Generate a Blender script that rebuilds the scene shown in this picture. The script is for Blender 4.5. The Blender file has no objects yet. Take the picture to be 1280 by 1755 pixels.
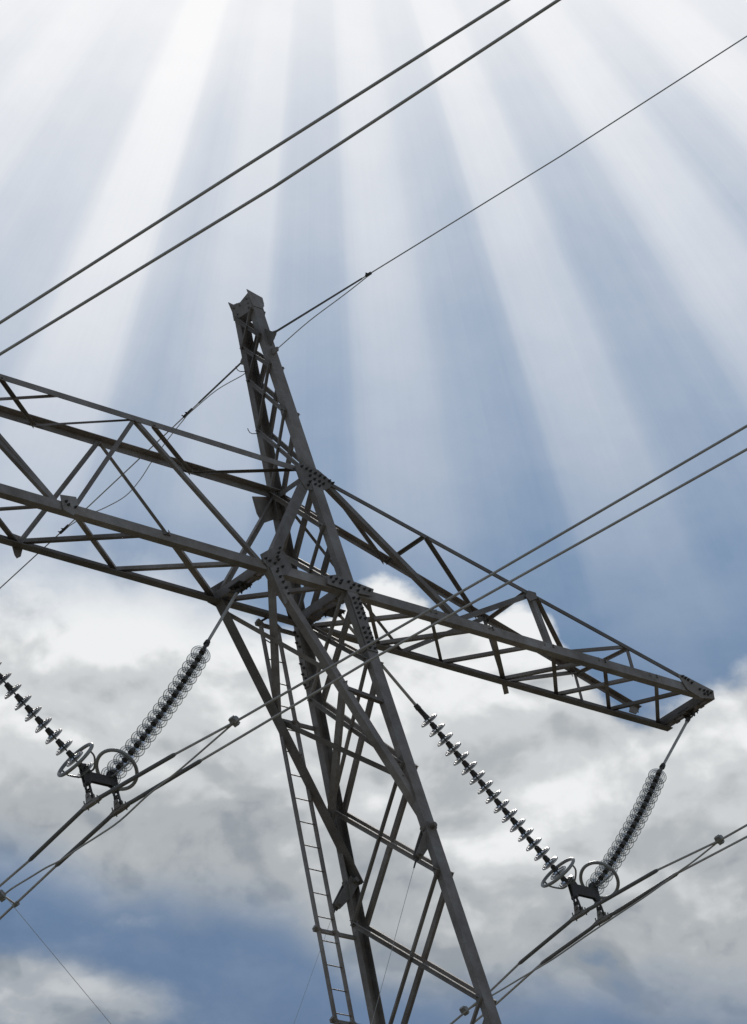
import bpy, bmesh, math, random
from mathutils import Vector, Matrix

random.seed(7)
S = bpy.context.scene
COL = S.collection
V = Vector

# measured geometry of the place, metres, ground at z = 0
D = {
 'legA': [[0, -0.092, 34.79],
  [-0, -2.6267, 0.35]],
 'legB': [[-0, 0.1458, 34.79],
  [0, 2.477, 0.35]],
 'beams': [['end', [-1.5222, -0.4591, 30.0558], [-1.5222, 0.4591, 30.0558]],
  ['mast', [0, -0.4591, 30.0558], [0, 0.4591, 30.0558]],
  ['tip', [7.275, -0.4591, 30.0021], [7.275, 0.4591, 30.0021]]],
 'topbeam': [[0, -0.3044, 31.9043],
  [-0, 0.3409, 31.9071]],
 'struts': [[[-1.4939, -0.4591, 30.0538], [0.0902, -0.6981, 26.5389]],
  [[-1.5506, 0.4591, 30.0375], [0.147, 0.716, 26.3777]]],
 'cond': {'c1': [[-5.223, 1.7153, 25.9414], [-5.223, 1.1669, 26.0047], [-5.223, -0.035, 26.1851], [-5.223, -1.4443, 26.0948], [-5.223, -2.4304, 26.0026], [-5.223, -6.5575, 25.7202], [-5.223, -10.2159, 25.4871]],
  'c2': [[-4.763, 2.2617, 25.8489], [-4.763, 1.1867, 26.0254], [-4.763, -0.0054, 26.2006], [-4.763, -1.4094, 26.1181], [-4.763, -4.2484, 25.9661], [-4.763, -9.8389, 25.532]],
  'l1': [[-14.193, -8.2701, 25.4354], [-14.193, -11.5814, 25.1362], [-14.193, -14.8297, 24.8313]],
  'l2': [[-13.733, -7.7706, 25.5045], [-13.733, -11.4904, 25.1113], [-13.733, -15.0316, 24.8577]],
  'r1': [[3.56, 1.7192, 25.9082], [3.56, 1.1689, 26.0298], [3.56, -0.0606, 26.218], [3.56, -1.3867, 26.1484], [3.56, -2.4472, 26.0475], [3.56, -2.907, 26.0337]],
  'r2': [[4.02, 2.0443, 25.9354], [4.02, 1.1616, 26.0991], [4.02, -0.063, 26.2341], [4.02, -1.3619, 26.1989], [4.02, -2.5485, 26.1304]],
  'ewn': [[0, -0.3165, 34.0898], [0, -2.0746, 33.9447], [0, -5.468, 33.661], [0, -8.6044, 33.465]],
  'ewf': [[0, 0.3327, 34.0145], [0, 1.4535, 33.8582], [0, 4.0746, 33.5049], [0, 5.4692, 33.3345]],
  'jn': [[0, -2.0696, 33.9294], [0, -1.6016, 33.9121], [0, -0.932, 33.9037], [0, -0.3069, 33.8456]],
  'jf': [[0, 0.3337, 33.8295], [0, 0.8666, 33.8851], [0, 1.4584, 33.8424]],
  'jf2': [[0, 1.4584, 33.8424], [0, 1.8719, 33.7112], [0, 2.2426, 33.5721], [0, 2.5449, 33.4297], [0, 2.8639, 33.3516], [0, 3.2669, 33.3944], [0, 3.6609, 33.4774], [0, 4.0746, 33.5049]],
  'loopc': [[-5.203, -2.4137, 26.0154], [-5.203, -1.7848, 25.9371], [-5.203, -1.3596, 25.8882], [-5.203, -0.8638, 25.8502], [-5.203, -0.3514, 25.7718], [-5.203, 0.0704, 25.7686], [-5.203, 0.3471, 25.7763], [-5.203, 0.7008, 25.7752], [-5.203, 0.9435, 25.8031], [-5.203, 1.2342, 25.8154], [-5.203, 1.5582, 25.828], [-5.203, 1.7439, 25.8104]],
  'loopr': [[3.58, -2.4336, 26.058], [3.58, -1.9644, 25.9987], [3.58, -1.6698, 25.9771], [3.58, -1.1684, 25.9303], [3.58, -0.5343, 25.9039], [3.58, 0.0537, 25.877], [3.58, 0.5966, 25.8424], [3.58, 1.1318, 25.8441], [3.58, 1.672, 25.8459], [3.58, 2.248, 25.8538], [3.58, 2.5589, 25.8117]]},
 'strings': {'RR': [[7.3167, 0, 29.9121], [6.3266, 0, 28.9211], [6.1813, 0, 28.7746], [5.2094, 0, 27.7386], [4.0979, 0, 26.7176]],
  'RL': [[0.1436, 0, 30.0729], [1.3432, 0, 28.8226], [1.4695, 0, 28.7008], [2.4375, 0, 27.6874], [3.4274, 0, 26.6789]],
  'CR': [[-1.5804, 0, 29.9761], [-2.4904, 0, 28.949], [-2.6175, 0, 28.7959], [-3.6234, 0, 27.727], [-4.7442, 0, 26.6629]],
  'CL': [[-8.4056, 0, 29.9761], [-7.4956, 0, 28.949], [-7.3685, 0, 28.7959], [-6.3626, 0, 27.727], [-5.2418, 0, 26.6629]]},
 'yokeC': [[-5.2277, 0, 26.6401],
  [-4.6856, 0, 26.6664],
  [-4.7584, 0, 26.4396],
  [-5.1685, 0, 26.4398]],
 'yokeR': [[3.604, 0, 26.6838],
  [4.1469, 0, 26.6915],
  [4.0714, 0, 26.4628],
  [3.6299, 0, 26.4736]],
 'rails': [[[-0.8115, 0.4795, 29.8598], [-0.8132, 0.572, 28.4939], [-0.7827, 0.8516, 24.363]],
  [[-0.4603, 0.4773, 29.8929], [-0.5156, 0.659, 27.208], [-0.4445, 0.8425, 24.4967]]],
 'gus': [['gusset_plate', [[-0.3394, -0.3544, 31.8911], [-0.1458, -0.3544, 31.985], [0.1157, -0.3544, 31.9434], [0.3679, -0.3544, 31.7999], [0.2194, -0.3544, 31.6821], [0.0125, -0.3544, 31.586], [-0.2336, -0.3544, 31.5695], [-0.3206, -0.3544, 31.7082]], 0.012, [[-0.2119, -0.3544, 31.9144], [-0.129, -0.3544, 31.8995], [-0.0579, -0.3544, 31.8816], [0.0252, -0.3544, 31.8667], [0.1084, -0.3544, 31.8517], [0.1918, -0.3544, 31.8367], [0.2722, -0.3544, 31.8119], [0.3318, -0.3544, 31.7909], [-0.0946, -0.3544, 31.8007], [-0.0178, -0.3544, 31.7663], [0.0653, -0.3544, 31.7512], [0.1366, -0.3544, 31.7332], [-0.1255, -0.3544, 31.7035], [-0.1796, -0.3544, 31.6364], [-0.0338, -0.3544, 31.6817], [0.0404, -0.3544, 31.6734]]],
  ['gusset_plate', [[-1.6154, -0.4711, 30.1884], [-1.3303, -0.4711, 30.3593], [-1.1443, -0.4711, 30.3427], [-1.0624, -0.4711, 30.1283], [-1.192, -0.4711, 29.986], [-1.3577, -0.4711, 29.9305], [-1.5053, -0.4711, 29.9993], [-1.6043, -0.4711, 30.0879]], 0.012, [[-1.5475, -0.4711, 30.1356], [-1.4794, -0.4711, 30.1171], [-1.3884, -0.4711, 30.104], [-1.3025, -0.4711, 30.1758], [-1.2573, -0.4711, 30.0829], [-1.3716, -0.4711, 30.0218], [-1.2216, -0.4711, 30.3678], [-1.2678, -0.4711, 30.2876], [-1.3109, -0.4711, 30.217]]],
  ['splice_plate', [[-1.5165, -0.4871, 30.0136], [-1.3228, -0.4871, 30.0932], [-1.2681, -0.4871, 29.5907], [-1.4048, -0.4871, 29.4915]], 0.012, [[-1.403, -0.4871, 29.9713], [-1.372, -0.4871, 29.9011], [-1.341, -0.4871, 29.8311], [-1.3129, -0.4871, 29.7518], [-1.2962, -0.4871, 29.6699]]],
  ['splice_plate', [[-0.432, -0.4871, 30.1358], [-0.2503, -0.4871, 30.1953], [0.4414, -0.4871, 30.1359], [0.3681, -0.4871, 30.014], [-0.0451, -0.4871, 29.9897], [-0.4625, -0.4871, 30.0072]], 0.012, [[-0.3709, -0.4871, 30.1238], [-0.2746, -0.4871, 30.1199], [-0.1782, -0.4871, 30.116], [-0.0431, -0.4871, 30.1297], [0.0477, -0.4871, 30.1069], [0.148, -0.4871, 30.1124], [0.2392, -0.4871, 30.0896], [0.3367, -0.4871, 30.0857], [-0.3484, -0.4871, 30.0594], [-0.2139, -0.4871, 30.073], [-0.0267, -0.4871, 30.0462], [0.0996, -0.4871, 30.0315]]],
  ['gusset_plate', [[-0.4227, 0.3909, 31.831], [0.0235, 0.3909, 31.9322], [0.3853, 0.3909, 31.7506], [0.2175, 0.3909, 31.6378], [-0.0911, 0.3909, 31.563], [-0.3476, 0.3909, 31.4384], [-0.4146, 0.3909, 31.5737]], 0.012, []],
  ['gusset_plate', [[-1.7313, 0.4711, 30.1322], [-1.2775, 0.4711, 30.4182], [-1.1601, 0.4711, 30.2799], [-1.188, 0.4711, 30.1174], [-1.5271, 0.4711, 29.9371], [-1.7132, 0.4711, 29.9812]], 0.012, [[-1.5678, 0.4711, 30.1177], [-1.4886, 0.4711, 30.1011], [-1.4093, 0.4711, 30.0845]]],
  ['gusset_plate', [[6.6134, -0.4711, 30.1956], [6.7669, -0.4711, 30.2003], [7.3554, -0.4711, 30.0817], [7.3248, -0.4711, 29.9447], [6.9988, -0.4711, 29.8956], [6.7516, -0.4711, 29.9741]], 0.014, [[6.7034, -0.4711, 30.1682], [6.7603, -0.4711, 30.1524], [6.8172, -0.4711, 30.1365], [6.8798, -0.4711, 30.1031], [7.0288, -0.4711, 30.0321], [7.1179, -0.4711, 30.0321], [7.1932, -0.4711, 30.0292], [7.2687, -0.4711, 30.0263], [7.1864, -0.4711, 29.9812], [7.107, -0.4711, 29.9739]]],
  ['gusset_plate', [[-5.0727, -0.4711, 30.2168], [-4.8007, -0.4711, 30.2506], [-4.7977, -0.4711, 30.118], [-4.9198, -0.4711, 29.9551], [-5.0828, -0.4711, 29.9983]], 0.012, [[-4.9806, -0.4711, 30.0898], [-4.8652, -0.4711, 30.0848], [-5.0078, -0.4711, 30.1329]]],
  ['gusset_plate', [[-5.092, 0.4711, 30.2113], [-4.8829, 0.4711, 30.1945], [-4.874, 0.4711, 30.0796], [-4.9721, 0.4711, 29.8896], [-5.0409, 0.4711, 29.8485], [-5.0683, 0.4711, 29.8919]], 0.012, [[-4.9889, 0.4711, 30.0856]]],
  ['gusset_plate', [[6.6681, 0.4291, 30.2481], [6.8013, 0.4291, 30.2663], [6.7907, 0.4291, 30.1427], [6.6905, 0.4291, 30.0475], [6.5424, 0.4291, 30.0544]], 0.012, []],
  ['gusset_plate', [[3.8561, -0.3975, 30.9479], [4.0108, -0.3975, 30.9465], [4.0002, -0.3975, 30.8523], [3.8294, -0.3975, 30.777], [3.7547, -0.3975, 30.8332]], 0.01, []]],
 'M': [dict(n='bottom_chord', p=[-9.98, -0.4591, 30.0859], q=[7.36, -0.4591, 30.0203], s=0.125, f='NBc'),
  dict(n='bottom_chord', p=[-9.98, 0.4591, 30.0892], q=[7.36, 0.4591, 29.9829], s=0.125, f='FBc'),
  dict(n='top_chord', p=[-9.98, -0.3044, 31.9308], q=[0, -0.3044, 31.9043], s=0.085, f='NTc'),
  dict(n='top_chord', p=[-9.98, 0.3409, 31.8987], q=[-0, 0.3409, 31.9071], s=0.1, f='FTc'),
  dict(n='top_chord', p=[0, -0.3044, 31.9043], q=[7.2, -0.4578, 30.0656], s=0.06, f='NTc'),
  dict(n='top_chord', p=[-0, 0.3409, 31.9071], q=[6.7918, 0.4515, 30.1348], s=0.075, f='FTc'),
  dict(n='arm_brace', p=[-3.1772, -0.3044, 31.9127], q=[-4.3235, 0.3409, 31.9034], s=0.035, f='T'),
  dict(n='arm_brace', p=[-6.8088, -0.3044, 31.9127], q=[-5.6625, 0.3409, 31.9034], s=0.035, f='T'),
  dict(n='arm_brace', p=[-2.8677, -0.3044, 31.9119], q=[-1.5799, 0.3409, 31.9058], s=0.05, f='T'),
  dict(n='arm_brace', p=[-7.1183, -0.3044, 31.9119], q=[-8.4061, 0.3409, 31.9058], s=0.05, f='T'),
  dict(n='arm_brace', p=[-1.5682, 0.3409, 31.9058], q=[-0.2986, -0.3044, 31.9051], s=0.035, f='T'),
  dict(n='arm_brace', p=[-8.4178, 0.3409, 31.9058], q=[-9.6874, -0.3044, 31.9051], s=0.035, f='T'),
  dict(n='arm_brace', p=[-5.4751, -0.3044, 31.9188], q=[-4.329, 0.3409, 31.9034], s=0.05, f='T'),
  dict(n='arm_brace', p=[-4.5109, -0.3044, 31.9188], q=[-5.657, 0.3409, 31.9034], s=0.05, f='T'),
  dict(n='arm_brace', p=[-3.1714, -0.3044, 31.9127], q=[-4.8781, -0.4591, 30.0666], s=0.06, f='N'),
  dict(n='arm_brace', p=[-6.8146, -0.3044, 31.9127], q=[-5.1079, -0.4591, 30.0666], s=0.06, f='N'),
  dict(n='arm_brace', p=[-3.1527, -0.3044, 31.9126], q=[-1.5565, -0.4591, 30.0541], s=0.06, f='N'),
  dict(n='arm_brace', p=[-6.8333, -0.3044, 31.9126], q=[-8.4295, -0.4591, 30.0541], s=0.06, f='N'),
  dict(n='arm_brace', p=[-6.5717, -0.3044, 31.9217], q=[-5.0675, -0.4591, 30.0673], s=0.055, f='N'),
  dict(n='arm_brace', p=[-3.2538, 0.3409, 31.9043], q=[-4.9885, 0.4591, 30.0586], s=0.055, f='F'),
  dict(n='arm_brace', p=[-6.7322, 0.3409, 31.9043], q=[-4.9975, 0.4591, 30.0586], s=0.055, f='F'),
  dict(n='arm_brace', p=[-3.2351, 0.3409, 31.9044], q=[-1.6074, 0.4591, 30.0378], s=0.055, f='F'),
  dict(n='arm_brace', p=[-6.7509, 0.3409, 31.9044], q=[-8.3786, 0.4591, 30.0378], s=0.055, f='F'),
  dict(n='arm_brace', p=[-4.9624, -0.4591, 30.0669], q=[-3.3379, 0.4591, 30.0485], s=0.06, f='B'),
  dict(n='arm_brace', p=[-5.0236, -0.4591, 30.0669], q=[-6.6481, 0.4591, 30.0485], s=0.06, f='B'),
  dict(n='arm_brace', p=[-4.9655, 0.4591, 30.0584], q=[-3.2993, -0.4591, 30.0607], s=0.06, f='B'),
  dict(n='arm_brace', p=[-5.0205, 0.4591, 30.0584], q=[-6.6867, -0.4591, 30.0607], s=0.06, f='B'),
  dict(n='arm_brace', p=[-3.3099, 0.4591, 30.0483], q=[-1.5453, -0.4591, 30.054], s=0.06, f='B'),
  dict(n='arm_brace', p=[-6.6761, 0.4591, 30.0483], q=[-8.4407, -0.4591, 30.054], s=0.06, f='B'),
  dict(n='arm_brace', p=[-3.2939, -0.4591, 30.0606], q=[-1.6129, 0.4591, 30.0379], s=0.075, f='B'),
  dict(n='arm_brace', p=[-6.6921, -0.4591, 30.0606], q=[-8.3731, 0.4591, 30.0379], s=0.075, f='B'),
  dict(n='arm_brace', p=[0.3071, -0.4591, 30.047], q=[1.4666, 0.4591, 30.019], s=0.05, f='B'),
  dict(n='arm_brace', p=[0.262, 0.4591, 30.0264], q=[1.6621, -0.4591, 30.0419], s=0.06, f='B'),
  dict(n='arm_brace', p=[1.5207, -0.4591, 30.0424], q=[2.6935, 0.4591, 30.0115], s=0.045, f='B'),
  dict(n='arm_brace', p=[1.4741, 0.4591, 30.019], q=[2.7068, -0.4591, 30.0379], s=0.06, f='B'),
  dict(n='arm_brace', p=[2.7282, -0.4591, 30.0379], q=[4.2534, 0.7012, 29.9949], s=0.07, f='B'),
  dict(n='arm_brace', p=[2.7255, 0.4591, 30.0113], q=[3.8149, -0.4591, 30.0338], s=0.055, f='B'),
  dict(n='arm_brace', p=[3.9559, -0.4591, 30.0332], q=[5.023, 0.4591, 29.9972], s=0.055, f='B'),
  dict(n='arm_brace', p=[3.918, 0.4591, 30.004], q=[4.9311, -0.4591, 30.0295], s=0.055, f='B'),
  dict(n='arm_brace', p=[5.0241, -0.4591, 30.0292], q=[6.1315, 0.4591, 29.9904], s=0.055, f='B'),
  dict(n='arm_brace', p=[5.0311, 0.4591, 29.9972], q=[6.0106, -0.4591, 30.0255], s=0.055, f='B'),
  dict(n='arm_brace', p=[6.1157, -0.4591, 30.0251], q=[7.1827, 0.4591, 29.984], s=0.055, f='B'),
  dict(n='arm_brace', p=[6.1513, 0.4591, 29.9903], q=[7.0098, -0.4591, 30.0217], s=0.055, f='B'),
  dict(n='arm_brace', p=[0.2923, -0.3106, 31.8296], q=[2.1936, -0.4591, 30.0399], s=0.085, f='N'),
  dict(n='arm_brace', p=[2.0067, -0.4591, 30.0406], q=[3.8972, -0.3874, 30.909], s=0.065, f='N'),
  dict(n='arm_brace', p=[3.9435, -0.3884, 30.8972], q=[3.9669, -0.4591, 30.0332], s=0.085, f='N'),
  dict(n='arm_brace', p=[4.1634, -0.4591, 30.0324], q=[5.6574, -0.4249, 30.4595], s=0.045, f='N'),
  dict(n='arm_brace', p=[5.7137, -0.4261, 30.4452], q=[5.661, -0.4591, 30.0268], s=0.06, f='N'),
  dict(n='arm_brace', p=[0.0695, 0.3421, 31.8889], q=[1.8929, 0.4591, 30.0164], s=0.05, f='F'),
  dict(n='arm_brace', p=[1.8929, 0.4591, 30.0164], q=[3.7793, 0.4025, 30.9209], s=0.065, f='F'),
  dict(n='arm_brace', p=[3.7793, 0.4025, 30.9209], q=[3.9101, 0.4591, 30.004], s=0.06, f='F'),
  dict(n='arm_brace', p=[3.943, 0.4591, 30.0038], q=[5.5246, 0.4309, 30.4655], s=0.06, f='F'),
  dict(n='arm_brace', p=[5.5161, 0.4307, 30.4677], q=[5.5433, 0.4591, 29.994], s=0.05, f='F'),
  dict(n='arm_brace', p=[0.305, -0.3109, 31.8264], q=[1.9469, 0.3726, 31.3991], s=0.05, f='T'),
  dict(n='arm_brace', p=[1.9469, 0.3726, 31.3991], q=[1.9599, -0.3462, 31.4038], s=0.05, f='T'),
  dict(n='arm_brace', p=[2.0127, -0.3473, 31.3903], q=[3.6753, 0.4008, 30.948], s=0.055, f='T'),
  dict(n='arm_brace', p=[3.8023, 0.4028, 30.9149], q=[3.7837, -0.385, 30.938], s=0.05, f='T'),
  dict(n='arm_brace', p=[4.0027, -0.3897, 30.8821], q=[5.5246, 0.4309, 30.4655], s=0.06, f='T'),
  dict(n='arm_brace', p=[5.5246, 0.4309, 30.4655], q=[5.679, -0.4254, 30.454], s=0.05, f='T'),
  dict(n='arm_brace', p=[-1.4006, 0.4591, 30.0366], q=[-0.1107, -0.4591, 30.0486], s=0.06, f='B'),
  dict(n='arm_brace', p=[-1.3797, -0.4591, 30.0534], q=[-0.1806, 0.4591, 30.0291], s=0.05, f='B'),
  dict(n='strut_brace', p=[-1.4862, 0.4688, 29.8986], q=[-0.8055, -0.563, 28.5263], s=0.06, f='S'),
  dict(n='strut_brace', p=[-1.4939, -0.4591, 30.0538], q=[-0.8455, 0.5658, 28.5174], s=0.08, f='S'),
  dict(n='strut_brace', p=[-0.8316, 0.5679, 28.4873], q=[-0.1857, -0.6565, 27.1512], s=0.07, f='S'),
  dict(n='strut_brace', p=[-0.7817, -0.5666, 28.4735], q=[-0.2177, 0.6608, 27.1639], s=0.08, f='S'),
  dict(n='strut_brace', p=[-0.7146, -0.5767, 28.3247], q=[0, -0.5722, 28.2649], s=0.06, f='S'),
  dict(n='end_brace', p=[0, -0.3044, 31.9043], q=[-1.4939, -0.4591, 30.0538], s=0.125, f='E'),
  dict(n='end_brace', p=[-0, 0.3409, 31.9071], q=[-1.5506, 0.4591, 30.0375], s=0.09, f='E')],
 'cam': {'loc': [-43.2351, -34.1572, 1.6],
  'r': [0.683113, -0.694386, -0.22624],
  'u': [-0.207715, -0.481724, 0.85135],
  'fw': [0.70015, 0.534575, 0.473307],
  'f': 8243.009009},
 'Z0': 30.0558,
 'w0': 0.4591,
 'Aab': [[0, -0.114, 34.4912],
  [0, -0.912, 23.6477]],
 'Bab': [[-0, 0.155, 34.654],
  [0, 0.8414, 24.514]],
 'misc': {'ewbr': [0, -0.3165, 34.0898],
  'ewbr2': [0, -0.3069, 33.8456],
  'fitA0': [0, -0.7093, 26.4021],
  'fitA1': [-0.25, -0.6038, 26.0413],
  'fitB0': [-0, 0.705, 26.5289],
  'fitB1': [-0.3, 0.8046, 26.035]}}
Z0 = D['Z0']; W0 = D['w0']; XC = -4.993

# ------------------------------------------------------------------ camera
CR, CU, CF = V(D['cam']['r']), V(D['cam']['u']), V(D['cam']['fw'])
cam = bpy.data.cameras.new('camera'); cam_o = bpy.data.objects.new('camera', cam); COL.objects.link(cam_o)
M = Matrix((CR, CU, -CF)).transposed().to_4x4(); M.translation = V(D['cam']['loc']); cam_o.matrix_world = M
cam.sensor_fit = 'VERTICAL'; cam.sensor_height = 24.0; cam.lens = D['cam']['f'] * 24.0 / 1755.0
cam.clip_start = 0.5; cam.clip_end = 6000
S.camera = cam_o
S.cycles.max_bounces = 40; S.cycles.transmission_bounces = 40; S.cycles.transparent_max_bounces = 40; S.cycles.diffuse_bounces = 3; S.cycles.glossy_bounces = 4
S.view_settings.view_transform = 'Standard'; S.view_settings.look = 'None'
S.view_settings.exposure = 0; S.view_settings.gamma = 1; S.view_settings.use_curve_mapping = False

# ------------------------------------------------------------------ sun and sky
# the sun stands behind thin cloud a little above the tower: the beams fan out from it
F = D['cam']['f']
sun_dir = (CF + CR * ((545 - 640) / F) + CU * ((877.5 + 520) / F)).normalized()
sun = bpy.data.lights.new('sun', 'SUN'); sun.energy = 3.5; sun.angle = math.radians(0.5); sun.color = (1, .95, .88)
sun_o = bpy.data.objects.new('sun', sun); COL.objects.link(sun_o)
sun_o.rotation_euler = sun_dir.to_track_quat('Z', 'Y').to_euler(); sun_o.location = (0, 0, 80)

world = bpy.data.worlds.new('World'); S.world = world; world.use_nodes = True
world.cycles.sampling_method = 'MANUAL'; world.cycles.sample_map_resolution = 512
NT = world.node_tree; NT.nodes.clear()


class E:
    """a value in the sky's node tree; arithmetic on it adds nodes"""
    def __init__(s, sock): s.s = sock
    def __add__(a, b): return mth('ADD', a, b)
    def __radd__(a, b): return mth('ADD', b, a)
    def __sub__(a, b): return mth('SUBTRACT', a, b)
    def __rsub__(a, b): return mth('SUBTRACT', b, a)
    def __mul__(a, b): return mth('MULTIPLY', a, b)
    def __rmul__(a, b): return mth('MULTIPLY', b, a)
    def __truediv__(a, b): return mth('DIVIDE', a, b)


def put(sock, v, nt=None):
    if isinstance(v, E): (nt or NT).links.new(v.s, sock)
    else: sock.default_value = v


def mth(op, *a, clamp=False, nt=None):
    n = (nt or NT).nodes.new('ShaderNodeMath'); n.operation = op; n.use_clamp = clamp
    for i, v in enumerate(a): put(n.inputs[i], v, nt)
    return E(n.outputs[0])


def dot(vec, c):
    n = NT.nodes.new('ShaderNodeVectorMath'); n.operation = 'DOT_PRODUCT'
    NT.links.new(vec.s, n.inputs[0]); n.inputs[1].default_value = c
    return E(n.outputs['Value'])


def sstep(x, a, b):
    n = NT.nodes.new('ShaderNodeMapRange'); n.interpolation_type = 'SMOOTHSTEP'
    put(n.inputs['Value'], x); put(n.inputs['From Min'], a); put(n.inputs['From Max'], b)
    return E(n.outputs[0])


def curve(x, lo, hi, pts, interp='EASE'):
    """piecewise curve through pts (x, value 0..1)"""
    n = NT.nodes.new('ShaderNodeFloatCurve'); c = n.mapping.curves[0]
    n.mapping.extend = 'HORIZONTAL'
    P = [((a - lo) / (hi - lo), b) for a, b in pts]
    c.points[0].location = P[0]; c.points[1].location = P[-1]
    for p in P[1:-1]: c.points.new(*p)
    for p in c.points: p.handle_type = 'AUTO_CLAMPED'
    n.mapping.update()
    put(n.inputs['Value'], (x - lo) / (hi - lo))
    return E(n.outputs[0])


def comb(x, y, z=0.0):
    n = NT.nodes.new('ShaderNodeCombineXYZ')
    for i, v in enumerate((x, y, z)): put(n.inputs[i], v)
    return E(n.outputs[0])


def noise(vec, scale, detail=5, rough=.5, dist=0.0):
    n = NT.nodes.new('ShaderNodeTexNoise'); NT.links.new(vec.s, n.inputs['Vector'])
    n.inputs['Scale'].default_value = scale; n.inputs['Detail'].default_value = detail
    n.inputs['Roughness'].default_value = rough; n.inputs['Distortion'].default_value = dist
    return E(n.outputs[0])


def blob(x, y, cx, cy, rx, ry, amp):
    dx = (x - cx) * (1 / rx); dy = (y - cy) * (1 / ry)
    return mth('EXPONENT', (dx * dx + dy * dy) * -1.0) * amp


def mixc(f, a, b):
    n = NT.nodes.new('ShaderNodeMix'); n.data_type = 'RGBA'; put(n.inputs[0], f)
    for i, v in ((6, a), (7, b)):
        if isinstance(v, E): NT.links.new(v.s, n.inputs[i])
        else: n.inputs[i].default_value = tuple(v) + (1,)
    return E(n.outputs[2])


def lin(r, g, b):
    return tuple(((c / 255 + .055) / 1.055) ** 2.4 if c > 10 else c / 255 / 12.92 for c in (r, g, b))


tc = NT.nodes.new('ShaderNodeTexCoord'); dirv = E(tc.outputs['Generated'])
dr, du, df = dot(dirv, CR), dot(dirv, CU), dot(dirv, CF)
# gnomonic map of the sky about a fixed compass direction (az/el of the cloud bank), unit = 0.12 rad
den = mth('MAXIMUM', df, .15)
X = dr / den * (F / 1000) + .64
Y = .8775 - du / den * (F / 1000)
P2 = comb(X, Y)
# --- warped coordinates for the cloud edges
wx = noise(P2, 5.0, 4, .55); wy = noise(comb(X + 7.3, Y + 2.1), 5.0, 4, .55)
Xw = X + (wx - .5) * .10; Yw = Y + (wy - .5) * .10
n1 = noise(comb(X, Y * 1.25), 4.2, 8, .56, .25)
n2 = noise(comb(X + 3.1, Y * 1.4 + 5.2), 9.0, 5, .6, .2)
def heap(x, y):
    """height of the cloud bank: broad swells with billows on them"""
    q = comb(x + (wx - .5) * .05, y * 1.25 + (wy - .5) * .05)
    return noise(q, 4.0, 6, .5, .2) + mth('ABSOLUTE', noise(q, 8.0, 3, .45) - .5) * -.4 + .03
h0 = heap(X, Y); h1 = heap(X + .010, Y - .032)
lit = h0 - h1
n3 = noise(comb(X + 13.1, Y * 1.2 + 1.2), 2.2, 5, .5, .3)

# --- clear sky and beams
t = (X - .545) / (mth('MAXIMUM', Y, -.4) + .52)
tj = t + (noise(comb(t, 0.0), 9.0, 3, .5) - .5) * .03
RAYS = [(-1.4, .3), (-1.05, .25), (-.9, .22), (-.80, .48), (-.74, .56), (-.66, .45), (-.58, .36), (-.50, .42), (-.44, .68), (-.385, 1.0), (-.335, 1.0),
        (-.295, .68), (-.25, .34), (-.225, .32), (-.19, .50), (-.14, .60), (-.095, .55), (-.07, .22), (-.02, .12), (.03, .14), (.055, .44),
        (.10, .58), (.15, .52), (.185, .24), (.225, .14), (.27, .06), (.31, .42), (.355, .60), (.41, .54), (.455, .20), (.51, .10), (.56, .12), (.62, .46),
        (.68, .62), (.74, .56), (.80, .24), (.87, .12), (.93, .18), (1.0, .52), (1.08, .64), (1.17, .5), (1.27, .15), (1.4, .1), (1.6, .3)]
b = curve(tj, -1.4, 1.6, RAYS)
bf = noise(comb(t, 3.0), 20.0, 5, .68) - .5
b = b + bf * .42
dark = curve(Y, -.5, 1.755, [(-.5, .98), (0, .80), (.1, .68), (.2, .54), (.42, .34), (.64, .22), (.86, .13), (1.0, .08), (1.2, .03), (1.755, .0)])
amp = curve(Y, -.5, 1.755, [(-.5, .02), (0, .19), (.1, .29), (.2, .38), (.42, .45), (.64, .39), (.86, .29), (1.0, .17), (1.2, .04), (1.755, .0)])
haze = mth('ADD', dark + amp * b, (n3 - .5) * .12 + (n2 - .5) * .09 + (n1 - .5) * .08, clamp=True)
side = sstep(X, .75, -.1) * sstep(Y, 1.15, .6)
blue = mixc(curve(Y, 0, 1.755, [(0, .1), (.9, .35), (1.25, .7), (1.755, 1)]), lin(98, 137, 177), lin(102, 124, 154))
blue = mixc((n1 - .38) * .9, blue, lin(122, 146, 176))
clear = mixc(mth('ADD', haze, side * .04, clamp=True), blue, lin(250, 250, 251))

# --- the cloud bank
top = curve(X, -.3, 1.6, [(-.3, .97), (0, .955), (.2, .96), (.33, 1.0), (.42, 1.045), (.50, 1.09), (.57, 1.06), (.63, 1.01), (.70, 1.0), (.76, 1.035), (.82, 1.05),
                          (.88, 1.035), (.935, 1.06), (.97, 1.12), (1.02, 1.17), (1.1, 1.215), (1.18, 1.205), (1.28, 1.15), (1.6, 1.1)])
# float curve values are clamped to 0..1, so the curve stores height - 0.5
NT.nodes.remove(top.s.node)
top = curve(X, -.3, 1.6, [(-.3, .47), (0, .455), (.2, .46), (.33, .50), (.42, .545), (.50, .59), (.57, .56), (.63, .51), (.70, .50), (.76, .535), (.82, .55),
                          (.88, .535), (.935, .56), (.97, .62), (1.02, .67), (1.1, .715), (1.18, .705), (1.28, .65), (1.6, .6)]) + .5
bot = curve(X, -.3, 1.6, [(-.3, .40), (0, .43), (.12, .47), (.22, .50), (.35, .50), (.46, .53), (.6, .62), (.8, .66), (1.0, .67), (1.28, .71), (1.6, .73)]) + 1.0
edge = Y + (n1 - .5) * .10 + (n2 - .5) * .05 + (h0 - .5) * .10
soft = curve(X, -.3, 1.6, [(-.3, .14), (.3, .12), (.5, .035), (.62, .018), (.9, .018), (1.0, .03), (1.28, .035), (1.6, .1)])
mt = sstep(edge, top - soft * .5, top + soft)
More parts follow.
